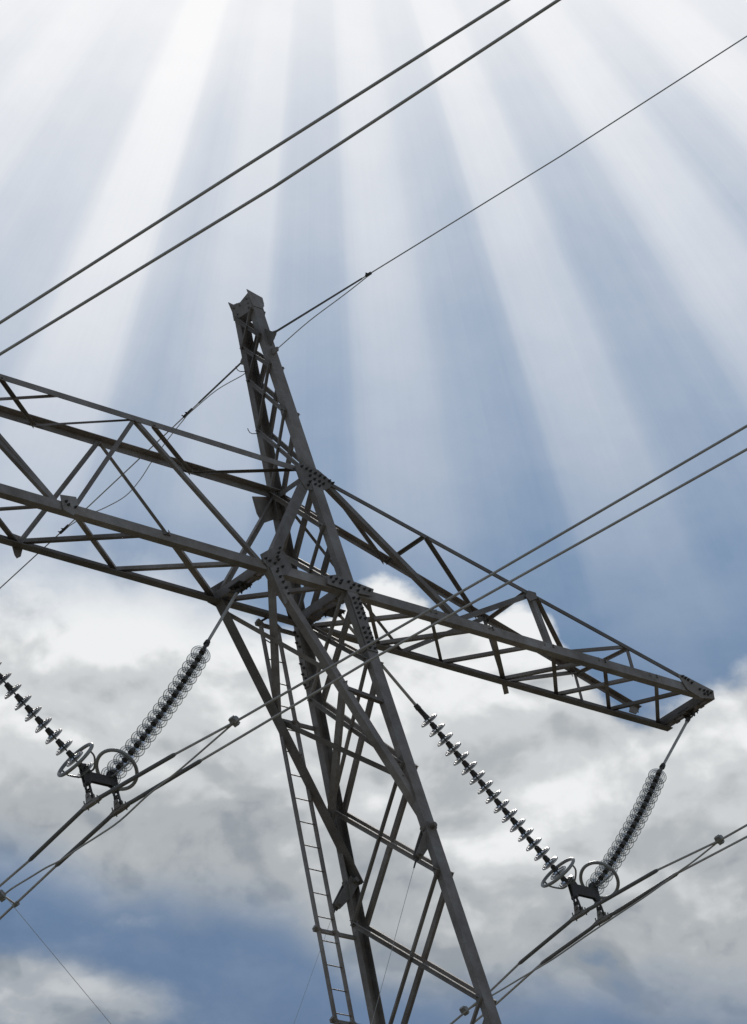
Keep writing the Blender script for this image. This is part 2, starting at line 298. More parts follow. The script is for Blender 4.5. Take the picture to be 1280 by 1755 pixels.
mb = sstep(Y + (n1 - .5) * .16 + (n3 - .5) * .14, bot + .11, bot - .06)
low = blob(X - (Y - 1.7) * 1.3, Y, .04, 1.70, .24, .075, 1.25) + blob(X, Y, .24, 1.575, .16, .03, .35) + blob(X, Y, .42, 1.535, .12, .03, .3)
low = sstep(low + (n1 - .5) * .7 + (n2 - .5) * .3, .25, .85) * .85
mask = mth('MAXIMUM', mt * mb, low)
body = curve(Y, .9, 1.8, [(.9, .84), (1.1, .80), (1.25, .72), (1.4, .60), (1.55, .52), (1.8, .42)])
for q in [(.69, 1.045, .10, .055, .14), (.88, 1.085, .07, .06, .13), (1.0, 1.36, .13, .06, .20), (.85, 1.45, .09, .06, .20), (1.08, 1.30, .08, .03, .08),
          (.22, 1.05, .2, .06, .05), (.42, 1.18, .12, .10, .10), (.06, 1.04, .1, .06, .05), (.16, 1.18, .13, .035, -.20), (.28, 1.14, .06, .03, -.10),
          (.05, 1.40, .2, .07, -.13), (.36, 1.37, .14, .06, -.10), (.79, 1.20, .12, .05, .03), (.83, 1.31, .10, .045, -.11), (.93, 1.24, .06, .025, -.10),
          (1.08, 1.20, .07, .05, -.10), (.78, 1.38, .05, .04, -.10), (1.13, 1.50, .15, .07, -.05), (.67, 1.47, .05, .05, -.08), (1.22, 1.27, .12, .06, .10),
          (.9, 1.58, .14, .05, .02), (.72, 1.60, .1, .05, .03), (.1, 1.70, .15, .05, .16), (.1, 1.60, .2, .03, .1)]:
    body = body + blob(Xw, Yw, *q)
body = body + (h0 - .5) * .30 + lit * .8 + (n1 - .5) * .24 + (n3 - .5) * .20 + (n2 - .5) * .12 + .12
shade = NT.nodes.new('ShaderNodeValToRGB')
NT.links.new(body.s, shade.inputs[0]); cr = shade.color_ramp; cr.interpolation = 'EASE'
for p, c in ((.30, (118, 136, 158)), (.48, (150, 157, 164)), (.62, (175, 180, 184)), (.80, (205, 208, 210)), (1.0, (238, 240, 241))):
    e = cr.elements[0] if p == .30 else (cr.elements[-1] if p == 1.0 else cr.elements.new(p))
    e.position = p; e.color = lin(*c) + (1,)
patch = mixc(mask, clear, E(shade.outputs[0]))

# --- the rest of the sky: clear Nishita blue under scattered cloud
sky = NT.nodes.new('ShaderNodeTexSky'); sky.sky_type = 'NISHITA'; sky.sun_disc = False
sky.sun_elevation = math.asin(sun_dir.z); sky.sun_rotation = math.atan2(sun_dir.x, sun_dir.y)
bg_sky = NT.nodes.new('ShaderNodeBackground'); NT.links.new(sky.outputs[0], bg_sky.inputs[0]); bg_sky.inputs[1].default_value = .08
g = noise(dirv, 3.0, 7, .55, .3)
bg_cl = NT.nodes.new('ShaderNodeBackground'); bg_cl.inputs[0].default_value = lin(190, 196, 203) + (1,); bg_cl.inputs[1].default_value = .8
m1 = NT.nodes.new('ShaderNodeMixShader'); put(m1.inputs[0], sstep(g, .44, .6))
NT.links.new(bg_sky.outputs[0], m1.inputs[1]); NT.links.new(bg_cl.outputs[0], m1.inputs[2])
bg_p = NT.nodes.new('ShaderNodeBackground'); NT.links.new(patch.s, bg_p.inputs[0]); bg_p.inputs[1].default_value = 1.0
near = sstep(df, .86, .955)
m2 = NT.nodes.new('ShaderNodeMixShader'); put(m2.inputs[0], near)
NT.links.new(m1.outputs[0], m2.inputs[1]); NT.links.new(bg_p.outputs[0], m2.inputs[2])
wo = NT.nodes.new('ShaderNodeOutputWorld'); NT.links.new(m2.outputs[0], wo.inputs[0])


# ------------------------------------------------------------------ materials
def mat(name, col, rough=.6, metal=0.0, var=.25, scale=6.0, bump=.15, tint=None, trans=0.0, spec=.5, member=0.0, ior=1.45):
    m = bpy.data.materials.new(name); m.use_nodes = True; nt = m.node_tree; N = nt.nodes; L = nt.links
    p = N['Principled BSDF']; p.inputs['Roughness'].default_value = rough; p.inputs['Metallic'].default_value = metal; p.inputs['IOR'].default_value = ior
    p.inputs['Transmission Weight'].default_value = trans; p.inputs['Specular IOR Level'].default_value = spec
    co = N.new('ShaderNodeTexCoord'); nz = N.new('ShaderNodeTexNoise'); nz.inputs['Scale'].default_value = scale
    nz.inputs['Detail'].default_value = 6; nz.inputs['Roughness'].default_value = .65
    L.new(co.outputs['Object'], nz.inputs['Vector'])
    r = N.new('ShaderNodeValToRGB'); L.new(nz.outputs[0], r.inputs[0])
    r.color_ramp.elements[0].position = .3; r.color_ramp.elements[1].position = .7
    r.color_ramp.elements[0].color = tuple(c * (1 - var) for c in col) + (1,)
    r.color_ramp.elements[1].color = tuple(min(1, c * (1 + var)) for c in col) + (1,)
    if tint:
        e = r.color_ramp.elements.new(.36); e.color = tuple(tint) + (1,)
    oi = N.new('ShaderNodeObjectInfo'); mr = N.new('ShaderNodeMapRange'); L.new(oi.outputs['Random'], mr.inputs[0])
    mr.inputs['To Min'].default_value = 1 - member; mr.inputs['To Max'].default_value = 1 + member
    nb = N.new('ShaderNodeTexNoise'); nb.inputs['Scale'].default_value = .9; nb.inputs['Detail'].default_value = 8; nb.inputs['Roughness'].default_value = .7
    L.new(co.outputs['Object'], nb.inputs['Vector'])
    mb_ = N.new('ShaderNodeMapRange'); L.new(nb.outputs[0], mb_.inputs[0]); mb_.inputs['From Min'].default_value = .35; mb_.inputs['From Max'].default_value = .65
    mb_.inputs['To Min'].default_value = 1 - member * .9; mb_.inputs['To Max'].default_value = 1 + member * .9
    mu = N.new('ShaderNodeMath'); mu.operation = 'MULTIPLY'; L.new(mr.outputs[0], mu.inputs[0]); L.new(mb_.outputs[0], mu.inputs[1])
    vm = N.new('ShaderNodeVectorMath'); vm.operation = 'SCALE'; L.new(r.outputs[0], vm.inputs[0]); L.new(mu.outputs[0], vm.inputs['Scale'])
    L.new(vm.outputs[0], p.inputs['Base Color'])
    if bump:
        n2_ = N.new('ShaderNodeTexNoise'); n2_.inputs['Scale'].default_value = scale * 9; n2_.inputs['Detail'].default_value = 3
        L.new(co.outputs['Object'], n2_.inputs['Vector'])
        b_ = N.new('ShaderNodeBump'); b_.inputs['Strength'].default_value = bump; b_.inputs['Distance'].default_value = .01
        L.new(n2_.outputs[0], b_.inputs['Height']); L.new(b_.outputs[0], p.inputs['Normal'])
    return m


STEEL = mat('weathered_galvanised_steel', (.222, .211, .202), .6, .12, .22, 3.5, .2, (.182, .155, .135), member=.26)
DARKSTEEL = mat('dark_oxidised_steel', (.075, .072, .07), .7, .1, .3, 9)
BOLT = mat('bolt_steel', (.07, .066, .062), .7, .1, .3, 20)
ALU = mat('weathered_aluminium_strand', (.46, .445, .42), .55, .3, .15, 5, .1)
RODS = mat('dull_armour_rod', (.17, .168, .165), .6, .3, .2, 7, .1)
RING = mat('grey_zinc_tube', (.30, .30, .29), .5, .3, .15, 6, .05)
CAP = mat('black_cap_iron', (.075, .072, .07), .7, .0, .3, 30)
GLASS = mat('toughened_glass', (.80, .80, .785), .3, 0, .02, 3, 0, None, 1.0, spec=.1, ior=1.04)
RIBGLASS = mat('refraction_grey_glass_ribs', (.24, .24, .235), .65, 0, .1, 9, 0, None, 0, spec=.1)  # flat grey paints in the dark outlines that refraction gives rim and ribs
RIBGLASS.node_tree.nodes['Principled BSDF'].inputs['Alpha'].default_value = .72
GRASS = mat('meadow_grass', (.052, .052, .034), .9, 0, .35, .35, .6, (.07, .062, .045))
CONC = mat('footing_concrete', (.32, .31, .29), .9, 0, .2, 4, .3)


# ------------------------------------------------------------------ mesh helpers
def obj(name, bm, m, parent=None, smooth=False):
    me = bpy.data.meshes.new(name); bmesh.ops.recalc_face_normals(bm, faces=bm.faces[:]); bm.to_mesh(me); bm.free()
    for mm in (m if isinstance(m, (list, tuple)) else [m]): me.materials.append(mm)
    if smooth:
        for p in me.polygons: p.use_smooth = True
    o = bpy.data.objects.new(name, me); COL.objects.link(o)
    if parent: o.parent = parent; o.matrix_parent_inverse = inv(parent)
    return o


def inv(parent):
    m_ = Matrix.Translation(parent.location)
    p = parent.parent
    while p is not None: p = p.parent
    return parent_world(parent).inverted()


def parent_world(o):
    m_ = Matrix.Translation(o.location)
    if o.parent: m_ = parent_world(o.parent) @ o.matrix_parent_inverse @ m_
    return m_


def tag(o, label=None, cat=None, group=None, kind=None):
    for k, v in (('label', label), ('category', cat), ('group', group), ('kind', kind)):
        if v: o[k] = v
    return o


def empty(name, loc):
    o = bpy.data.objects.new(name, None); COL.objects.link(o); o.location = loc; o.empty_display_size = .3; return o


def prism(bm, poly, origin, e1, e2, d, L):
    """extrude the 2-d polygon (in e1, e2) from origin along d by L"""
    lo = [bm.verts.new(origin + e1 * a + e2 * b) for a, b in poly]
    hi = [bm.verts.new(origin + e1 * a + e2 * b + d * L) for a, b in poly]
    n = len(poly)
    for i in range(n): bm.faces.new((lo[i], lo[(i + 1) % n], hi[(i + 1) % n], hi[i]))
    bm.faces.new(lo); bm.faces.new(hi[::-1])


def angle(bm, p, q, e1, e2, a, b, t, o1=0.0, o2=0.0):
    """rolled L section: leg a along e1, leg b along e2, heel offset (o1, o2) from the line p-q"""
    p, q = V(p), V(q); d = (q - p); L = d.length; d.normalize()
    e1 = V(e1); e1 = (e1 - d * e1.dot(d)).normalized()
    e2 = V(e2); e2 = (e2 - d * e2.dot(d)); e2 = (e2 - e1 * e2.dot(e1)).normalized()
    poly = [(0, 0), (a, 0), (a, t), (t, t), (t, b), (0, b)]
    prism(bm, [(x + o1, y + o2) for x, y in poly], p, e1, e2, d, L)


def boxbar(bm, p, q, e1, w1_, w2_):
    p, q = V(p), V(q); d = (q - p); L = d.length; d.normalize()
    e1 = V(e1); e1 = (e1 - d * e1.dot(d)).normalized(); e2 = d.cross(e1)
    prism(bm, [(-w1_ / 2, -w2_ / 2), (w1_ / 2, -w2_ / 2), (w1_ / 2, w2_ / 2), (-w1_ / 2, w2_ / 2)], p, e1, e2, d, L)


def plate(bm, pts, n, th):
    """flat plate through pts, thickness th along n, centred"""
    n = V(n).normalized()
    lo = [bm.verts.new(V(p) - n * th / 2) for p in pts]; hi = [bm.verts.new(V(p) + n * th / 2) for p in pts]
    k = len(pts)
    for i in range(k): bm.faces.new((lo[i], lo[(i + 1) % k], hi[(i + 1) % k], hi[i]))
    bm.faces.new(lo); bm.faces.new(hi[::-1])


def cyl(bm, p, q, r, r2=None, seg=10):
    p, q = V(p), V(q); d = (q - p).normalized(); r2 = r if r2 is None else r2
    a = d.orthogonal().normalized(); b_ = d.cross(a)
    lo = [bm.verts.new(p + (a * math.cos(k * math.tau / seg) + b_ * math.sin(k * math.tau / seg)) * r) for k in range(seg)]
    hi = [bm.verts.new(q + (a * math.cos(k * math.tau / seg) + b_ * math.sin(k * math.tau / seg)) * r2) for k in range(seg)]
    for i in range(seg): bm.faces.new((lo[i], lo[(i + 1) % seg], hi[(i + 1) % seg], hi[i]))
    bm.faces.new(lo[::-1]); bm.faces.new(hi)


def tube(bm, pts, r, seg=8, closed=False):
    pts = [V(p) for p in pts]; n = len(pts); rings = []
    a = None
    for i in range(n):
        if closed: d = pts[(i + 1) % n] - pts[i - 1]
        else: d = pts[min(i + 1, n - 1)] - pts[max(i - 1, 0)]
        d.normalize()
        a = d.orthogonal().normalized() if a is None else (a - d * a.dot(d)).normalized()
        b_ = d.cross(a)
        rr = r[i] if isinstance(r, (list, tuple)) else r
        rings.append([bm.verts.new(pts[i] + (a * math.cos(k * math.tau / seg) + b_ * math.sin(k * math.tau / seg)) * rr) for k in range(seg)])
    m_ = n if closed else n - 1
    for i in range(m_):
        A_, B_ = rings[i], rings[(i + 1) % n]
        for k in range(seg): bm.faces.new((A_[k], A_[(k + 1) % seg], B_[(k + 1) % seg], B_[k]))
    if not closed: bm.faces.new(rings[0][::-1]); bm.faces.new(rings[-1])


def lathe(bm, prof, o, axis, seg=28, closed=True):
    """revolve (radius, height) profile round axis from o"""
    o = V(o); ax = V(axis).normalized(); a = ax.orthogonal().normalized(); b_ = ax.cross(a); R_ = []
    for r, h in prof:
        if r < 1e-5: R_.append([bm.verts.new(o + ax * h)])
        else: R_.append([bm.verts.new(o + ax * h + (a * math.cos(k * math.tau / seg) + b_ * math.sin(k * math.tau / seg)) * r) for k in range(seg)])
    n = len(R_)
    for i in range(n if closed else n - 1):
        A_, B_ = R_[i], R_[(i + 1) % n]
        for k in range(seg):
            if len(A_) == 1 and len(B_) == 1: break
            if len(A_) == 1: bm.faces.new((A_[0], B_[(k + 1) % seg], B_[k]))
            elif len(B_) == 1: bm.faces.new((A_[k], A_[(k + 1) % seg], B_[0]))
            else: bm.faces.new((A_[k], A_[(k + 1) % seg], B_[(k + 1) % seg], B_[k]))


def smoothline(pts, n=6):
    """Catmull-Rom through pts"""
    P = [V(p) for p in pts]; P = [P[0] * 2 - P[1]] + P + [P[-1] * 2 - P[-2]]; out = []
    for i in range(1, len(P) - 2):
        for k in range(n):
            t_ = k / n; a, b_, c, d = P[i - 1:i + 3]
            out.append(.5 * ((2 * b_) + (c - a) * t_ + (2 * a - 5 * b_ + 4 * c - d) * t_ ** 2 + (3 * b_ - a - 3 * c + d) * t_ ** 3))
    out.append(P[-2]); return out


def bolts(bm, pts, n, r=.017, h=.02):
    for p in pts:
        p = V(p); cyl(bm, p, p + V(n).normalized() * h, r, r * .95, 6)
        cyl(bm, p, p + V(n).normalized() * (h + .018), r * .5, r * .5, 6)


_bolt = {}
def bolt_parts(parent, pts, n, r=.017, h=.02):
    """one bolt mesh, linked once per hole"""
    n = V(n).normalized()
    for p in pts:
        key = (round(r, 4), round(h, 4))
        if key not in _bolt:
            b_ = bmesh.new(); bolts(b_, [(0, 0, 0)], (0, 0, 1), r, h)
            me = bpy.data.meshes.new('bolt'); bmesh.ops.recalc_face_normals(b_, faces=b_.faces[:]); b_.to_mesh(me); b_.free(); me.materials.append(BOLT); _bolt[key] = me
        o = bpy.data.objects.new('bolt', _bolt[key]); COL.objects.link(o); o.parent = parent; o.matrix_parent_inverse = inv(parent)
        o.location = V(p); o.rotation_euler = n.to_track_quat('Z', 'Y').to_euler()


# ------------------------------------------------------------------ ground
bm = bmesh.new()
R_ = 3000; ng = 24
vs = [[bm.verts.new((-R_ + 2 * R_ * i / ng, -R_ + 2 * R_ * j / ng, 0)) for j in range(ng + 1)] for i in range(ng + 1)]
for i in range(ng):
    for j in range(ng): bm.faces.new((vs[i][j], vs[i + 1][j], vs[i + 1][j + 1], vs[i][j + 1]))
tag(obj('ground', bm, GRASS), kind='structure')

# ------------------------------------------------------------------ the tower
tower = empty('transmission_tower', (XC, 0, 0))
tag(tower, 'tall grey lattice steel pylon with a long crossarm, seen from below', 'pylon')
def part(name, bm, m=STEEL, parent=None, label=None, smooth=False):
    o = obj(name, bm, m, parent or tower, smooth)
    if label: o['label'] = label
    return o

A0, A1 = V(D['legA'][0]), V(D['legA'][1]); B0, B1 = V(D['legB'][0]), V(D['legB'][1])
def LA(z): return A0 + (A1 - A0) * ((z - A0.z) / (A1.z - A0.z))
def LB(z): return B0 + (B1 - B0) * ((z - B0.z) / (B1.z - B0.z))

HW = .098; DEP = .088; TH = .011            # channel half width, depth, thickness
def channel(bm, p, q, out, splice=None):
    d = (V(q) - V(p)); L = d.length; d.normalize()
    e2 = V(out); e2 = (e2 - d * e2.dot(d)).normalized(); e1 = V((1, 0, 0))
    D2 = DEP / 2
    poly = [(-HW, D2), (HW, D2), (HW, -D2), (HW - TH, -D2), (HW - TH, D2 - TH), (-HW + TH, D2 - TH), (-HW + TH, -D2), (-HW, -D2)]
    prism(bm, poly, V(p), e1, e2, d, L)

for mirror in (False, True):
    mx = (2 * XC) if mirror else 0.0
    for (p, q, s) in ((A0, A1, -1), (B0, B1, 1)):
        bm = bmesh.new(); o_ = V((mx, 0, 0)); channel(bm, p + o_, q + o_, (0, s, 0)); lg = part('leg', bm)
        bm = bmesh.new(); c = q + o_
        prism(bm, [(-.4, -.4), (.4, -.4), (.4, .4), (-.4, .4)], V((c.x, c.y, -.3)), V((1, 0, 0)), V((0, 1, 0)), V((0, 0, 1)), .66)
        part('footing', bm, CONC)

FACE = {'N': V((0, 1, 0)), 'F': V((0, -1, 0)), 'B': V((0, 0, 1)), 'T': V((0, 0, -1))}
jit = 0
def brace(name, p, q, s, nI, off=.012, deep=.85, up=False, label=None):
    global jit
    jit += 1
    p, q, nI = V(p), V(q), V(nI); d = (q - p).normalized()
    fl = nI.cross(d).normalized(); n = (nI - d * nI.dot(d)).normalized()
    if (fl.z < 0) != up: fl = -fl
    bm = bmesh.new()
    angle(bm, p, q, fl, n, s, s * deep, .007 if s > .045 else .005, -s / 2, off + .0009 * (jit % 5))
    return part(name, bm, label=label)

for m_ in D['M']:
    p, q, s, f = V(m_['p']), V(m_['q']), m_['s'], m_['f']
    if f == 'NBc':
        bm = bmesh.new(); angle(bm, p, q, (0, 0, 1), (0, 1, 0), .135, .105, .012, -.065, 0); part(m_['n'], bm)
    elif f == 'FBc':
        bm = bmesh.new(); angle(bm, p, q, (0, 0, 1), (0, -1, 0), .125, .105, .012, -.062, 0); part(m_['n'], bm)
    elif f == 'NTc':
        bm = bmesh.new(); angle(bm, p, q, (0, 0, -1), (0, 1, 0), s, s, .010, -s / 2, 0); part(m_['n'], bm)
    elif f == 'FTc':
        bm = bmesh.new(); angle(bm, p, q, (0, 0, -1), (0, -1, 0), s, s, .010, -s / 2, 0); part(m_['n'], bm)
    elif f in FACE: brace(m_['n'], p, q, s, FACE[f], .013)
    elif f == 'S': brace(m_['n'], p, q, s, V((.92, 0, .39)), .013)
    elif f == 'E':
        sgn = 1 if p.y < 0 else -1
        bm = bmesh.new(); angle(bm, p, q, (0, sgn, 0), (1, 0, -.8), s * .75, s, .009, -.02, -s / 2); part('end_brace', bm)

# cross beams between near and far bottom chords: two back-to-back channels with battens
for nm, p, q in D['beams']:
    for sx in (-1, 1):
        bm = bmesh.new(); wid = .075 if nm != 'mast' else .105
        p_, q_ = V(p), V(q); p_.y += .014; q_.y -= .014
        angle(bm, p_ + V((sx * wid, 0, 0)), q_ + V((sx * wid, 0, 0)), (0, 0, 1), (-sx, 0, 0), .12, .05, .010, -.05, 0)
        part('cross_beam', bm)
    for k in range(1, 4):
        bm = bmesh.new(); c = V(p).lerp(V(q), k / 4); boxbar(bm, c + V((-wid, 0, -.058)), c + V((wid, 0, -.058)), (0, 1, 0), .07, .01)
        part('batten_plate', bm)
bm = bmesh.new(); angle(bm, V(D['topbeam'][0]), V(D['topbeam'][1]), (0, 0, -1), (1, 0, 0), .07, .06, .008, -.03, 0); part('cross_beam', bm)

# raking struts from the ends of the mast head down to the legs
for i, (p, q) in enumerate(D['struts']):
    for mirror in (False, True):
        p_, q_ = V(p), V(q)
        if mirror: p_.x = 2 * XC - p_.x; q_.x = 2 * XC - q_.x
        sg = 1 if p_.y < 0 else -1; sx = -1 if mirror else 1
        bm = bmesh.new(); angle(bm, p_, q_, (0, sg, 0), (sx, 0, .5), .10 if i == 0 else .14, .12 if i == 0 else .15, .011, -.012, -.06); part('strut', bm)

# mast bracing: crossed angles on both sides of the two channel legs
LV = [zz + Z0 for zz in (4.50, 4.07, 3.575, 2.815, 1.86, .96, -.02, -1.12, -2.68, -4.25, -6.08, -8.1, -10.4, -13.0, -16.0, -19.4, -23.2, -27.0, -29.4)]
for k in range(len(LV) - 1):
    za, zb = LV[k], LV[k + 1]
    s = .058 if k < 4 else .068
    for sx in (-1, 1):
        off = V((sx * HW, 0, 0)); nO = V((sx, 0, 0))
        pa, pb, qa, qb = LA(za) + off, LA(zb) + off, LB(za) + off, LB(zb) + off
        d1 = (qb - pa).normalized(); d2 = (pb - qa).normalized()
        brace('mast_brace', pa - d1 * .03, qb + d1 * .03, s, nO, .002, .75)
        brace('mast_brace', qa - d2 * .03, pb + d2 * .03, s, nO if sx > 0 else nO, .010, .75, True)

# head of the earth-wire peak
zt = A0.z
for sx in (-1, 1):
    bm = bmesh.new()
    x = sx * (HW + .012)
    a0, b0, a1, b1 = LA(zt - .02), LB(zt - .02), LA(zt - .26), LB(zt - .26)
    plate(bm, [(x, a0.y - .045, a0.z + .03), (x, (a0.y + b0.y) / 2, a0.z - .02), (x, b0.y + .045, b0.z + .03), (x, b1.y + .045, b1.z + .03), (x, a1.y - .045, a1.z)], (1, 0, 0), .010)
    bolts(bm, [(x + sx * .005, LA(zt - h_).y + dy, zt - h_) for h_, dy in ((.06, 0), (.13, 0), (.2, .01), (.08, .14), (.18, .22), (.06, .25))], (sx, 0, 0), .013, .012)
    part('peak_cap', bm)
bm = bmesh.new(); pk = LA(zt)
plate(bm, [(-HW - .03, pk.y - .055, zt + .06), (HW + .055, pk.y - .055, zt + .0), (HW + .055, pk.y - .055, zt - .1), (HW, pk.y - .062, zt - .20), (-HW, pk.y - .062, zt - .2)], (0, 1, 0), .010)
plate(bm, [(HW + .055, pk.y - .05, zt + .0), (HW + .055, pk.y + .06, zt - .03), (HW + .055, pk.y + .04, zt - .12), (HW + .055, pk.y - .05, zt - .13)], (1, 0, 0), .010)
plate(bm, [(-HW - .05, LB(zt).y + .05, zt + .05), (HW, LB(zt).y + .05, zt + .02), (HW, LB(zt).y + .055, zt - .12), (-HW, LB(zt).y + .055, zt - .12)], (0, 1, 0), .010)
part('peak_plate', bm)

# gussets with their bolts
for nm, poly, th, bl in D['gus']:
    n = V((0, -1, 0)) if poly[0][1] < 0 else V((0, 1, 0))
    g_ = bmesh.new(); plate(g_, poly, n, th)
    go = part(nm, g_)
    if bl:
        bolt_parts(go, [V(p) + n * th * .5 for p in bl], n, .019, .02)
# splices on both legs under the crossarm
for L_, s, z1, z2 in ((LA, -1, -.14, -.98), (LB, 1, -.12, -.95)):
    g_ = bmesh.new()
    for sx in (-1, 1):
        p, q = L_(Z0 + z1), L_(Z0 + z2)
        boxbar(g_, p + V((sx * (HW + .016), 0, 0)), q + V((sx * (HW + .016), 0, 0)), (0, 1, 0), .085, .010)
    p, q = L_(Z0 + z1) + V((0, s * (DEP / 2 + .008), 0)), L_(Z0 + z2) + V((0, s * (DEP / 2 + .008), 0))
    boxbar(g_, p, q, (1, 0, 0), .20, .010)
    go = part('splice_plate', g_)
    bl = []
    for k in range(11):
        if k == 5: continue
        c = p.lerp(q, (k + .5) / 11)
        for dx in (-.05, .05): bl.append(c + V((dx, s * .005, .012 * (dx > 0))))
    if s < 0: bolt_parts(go, bl, (0, s, 0), .019, .02)
    bl = []
    for k in range(0, 11):
        c = L_(Z0 + z1).lerp(L_(Z0 + z2), (k + .5) / 11); bl.append(c + V((-(HW + .02), .02 * (-1) ** k, 0)))
    if s > 0: bolt_parts(go, bl, (-1, 0, 0), .018, .02)
# side gussets where the bracing meets the legs
for k in range(3, 12):
    for L_ in (LA, LB):
        c = L_(LV[k])
        for sx in (-1, 1):
            g_ = bmesh.new()
            x = sx * (HW + .0015); u = .13; sd = 1 if L_ is LA else -1
            if k < 5: u = .09
            plate(g_, [(x, c.y - sd * .03, c.z + u), (x, c.y + sd * .07, c.z + u * .6), (x, c.y + sd * .07, c.z - u * .6), (x, c.y - sd * .03, c.z - u)], (1, 0, 0), .004)
            bolts(g_, [(x, c.y + sd * .03, c.z + dz) for dz in (-.04, .04)], (sx, 0, 0), .012, .026)
            part('node_plate', g_)

# guy fittings where the struts land on the legs
ms = D['misc']
for L_, ze, tip in ((LA, -3.62, ms['fitA1']), (LB, -3.68, ms['fitB1'])):
    g_ = bmesh.new(); c = L_(Z0 + ze); e = V(tip); s = -1 if L_ is LA else 1
    d = (e - c).normalized(); sd = V((0, 1, 0))
    for k in (-1, 1):
        o_ = sd * k * .045
        side_ = d.cross(sd).normalized()
        plate(g_, [c + o_ + side_ * .07 - d * .06, c + o_ + side_ * .09 + d * .18, e + o_ * .6 + side_ * .05, e + o_ * .6 - side_ * .045, c + o_ - side_ * .07 + d * .1, c + o_ - side_ * .08 - d * .04], sd, .014)
    cyl(g_, c - sd * .11 - d * .02, c + sd * .11 - d * .02, .035, seg=12)
    cyl(g_, c + V((HW + .04, 0, .05)), c - V((HW + .04, 0, .02)), .030, seg=12)
    cyl(g_, e - sd * .07 - d * .04, e + sd * .07 - d * .04, .022, seg=10)
    part('guy_bracket', g_, STEEL)

# earth-wire brackets on the peak
eb, eb2 = V(ms['ewbr']), V(ms['ewbr2'])
g_ = bmesh.new()
y_ = LA(eb.z).y - .04
plate(g_, [(0, y_, eb.z + .14), (0, y_, eb.z - .16), (0, eb.y - .02, eb.z - .04), (0, eb.y - .05, eb.z + .01), (0, eb.y + .02, eb.z + .03)], (1, 0, 0), .014)
bolts(g_, [(.007, y_ - .04, eb.z)], (1, 0, 0), .02)
part('earth_wire_bracket', g_); g_ = bmesh.new()
y_ = LA(eb2.z).y - .04
plate(g_, [(0, y_, eb2.z + .06), (0, y_, eb2.z - .05), (0, eb2.y + .0, eb2.z - .03), (0, eb2.y - .01, eb2.z + .02)], (1, 0, 0), .02)
part('earth_wire_bracket', g_); g_ = bmesh.new()
y_ = LB(D['cond']['ewf'][0][2]).y + .04; zf = D['cond']['ewf'][0][2]
plate(g_, [(0, y_, zf + .12), (0, y_, zf - .12), (0, y_ + .12, zf - .03), (0, y_ + .12, zf + .02)], (1, 0, 0), .014)
part('earth_wire_bracket', g_)
# step hooks curling off the far leg of the peak
for zz in (3.72, 2.78):
    c = LB(Z0 + zz) + V((-HW, .02, 0)); g_ = bmesh.new()
    tube(g_, [c, c + V((-.09, .02, -.015)), c + V((-.12, .03, .0)), c + V((-.14, .03, .03)), c + V((-.145, .03, .06))], .006, 6); part('step_hook', g_)

# hanger brackets under the cross beams
for (px_, pz_) in ((D['strings']['CR'][0][0], D['strings']['CR'][0][2]), (D['strings']['CL'][0][0], D['strings']['CL'][0][2]), (D['strings']['RR'][0][0], D['strings']['RR'][0][2]), (D['strings']['RL'][0][0], D['strings']['RL'][0][2])):
    g_ = bmesh.new(); c = V((px_, 0, max(pz_, Z0 - .1)))
    for k in (-1, 1):
        plate(g_, [(c.x - .1, k * .045, Z0 - .05), (c.x + .1, k * .045, Z0 - .05), (c.x + .06, k * .045, c.z - .05), (c.x - .06, k * .045, c.z - .05)], (0, 1, 0), .012)
    boxbar(g_, V((c.x - .12, 0, Z0 - .07)), V((c.x + .12, 0, Z0 - .07)), (0, 1, 0), .2, .014)
    cyl(g_, c + V((0, -.08, -.02)), c + V((0, .08, -.02)), .022)
    bolts(g_, [(c.x + a, b_, Z0 - .08) for a in (-.09, .09) for b_ in (-.08, .08)], (0, 0, -1), .015)
    part('hanger_bracket', g_, DARKSTEEL)

# ladder beside the far leg
r1, r2 = [[V(p) for p in r_] for r_ in D['rails']]
Bd = (B1 - B0).normalized()
l0 = r1[2] + Bd * ((r1[0].z - r1[2].z) / Bd.z); l1 = r1[2] + Bd * ((1.0 - r1[2].z) / Bd.z)
LW = V((.315, 0, 0))
ladder_bm = bmesh.new()
for off in (V((0, 0, 0)), LW):
    boxbar(ladder_bm, l0 + off, l1 + off, (1, 0, 0), .028, .05)
ladder = part('ladder', ladder_bm, label='narrow access ladder beside the far leg')
# stand-off arms carrying the ladder
for zz in (-.17, -1.52, -4.42, -5.64, -7.1, -8.6):
    c = l0 + Bd * ((Z0 + zz - l0.z) / Bd.z); g_ = bmesh.new()
    e = LB(c.z) + V((-HW, .0, -.0))
    boxbar(g_, c + V((-.05, .035, 0)), V((e.x, e.y + .035, e.z)), (0, 0, 1), .05, .035)
    cyl(g_, c + V((-.05, 0, .03)), c + V((.03, 0, -.03)), .035, seg=8)
    cyl(g_, c + LW + V((-.03, 0, .03)), c + LW + V((.04, 0, -.03)), .035, seg=8)
    part('ladder_arm', g_, STEEL, ladder)
k = 0
while k < 60:
    c = l0 + Bd * (.16 + .325 * k)
    g_ = bmesh.new(); cyl(g_, c, c + LW + V((.02, 0, 0)), .009, seg=6)
    part('rung', g_, STEEL, ladder); k += 1
g_ = bmesh.new(); tube(g_, [l0 + V((0, 0, -.02)), l0 + V((.01, .01, .05)), l0 + V((.15, -.04, .13))], .016, 6); part('top_hook', g_, DARKSTEEL, ladder)
g_ = bmesh.new(); c = l0 + LW + Bd * .2
tube(g_, [c + V((-.30, 0, 0)), c + V((-.15, 0, -.05)), c], .010, 6); part('top_rung', g_, STEEL, ladder)


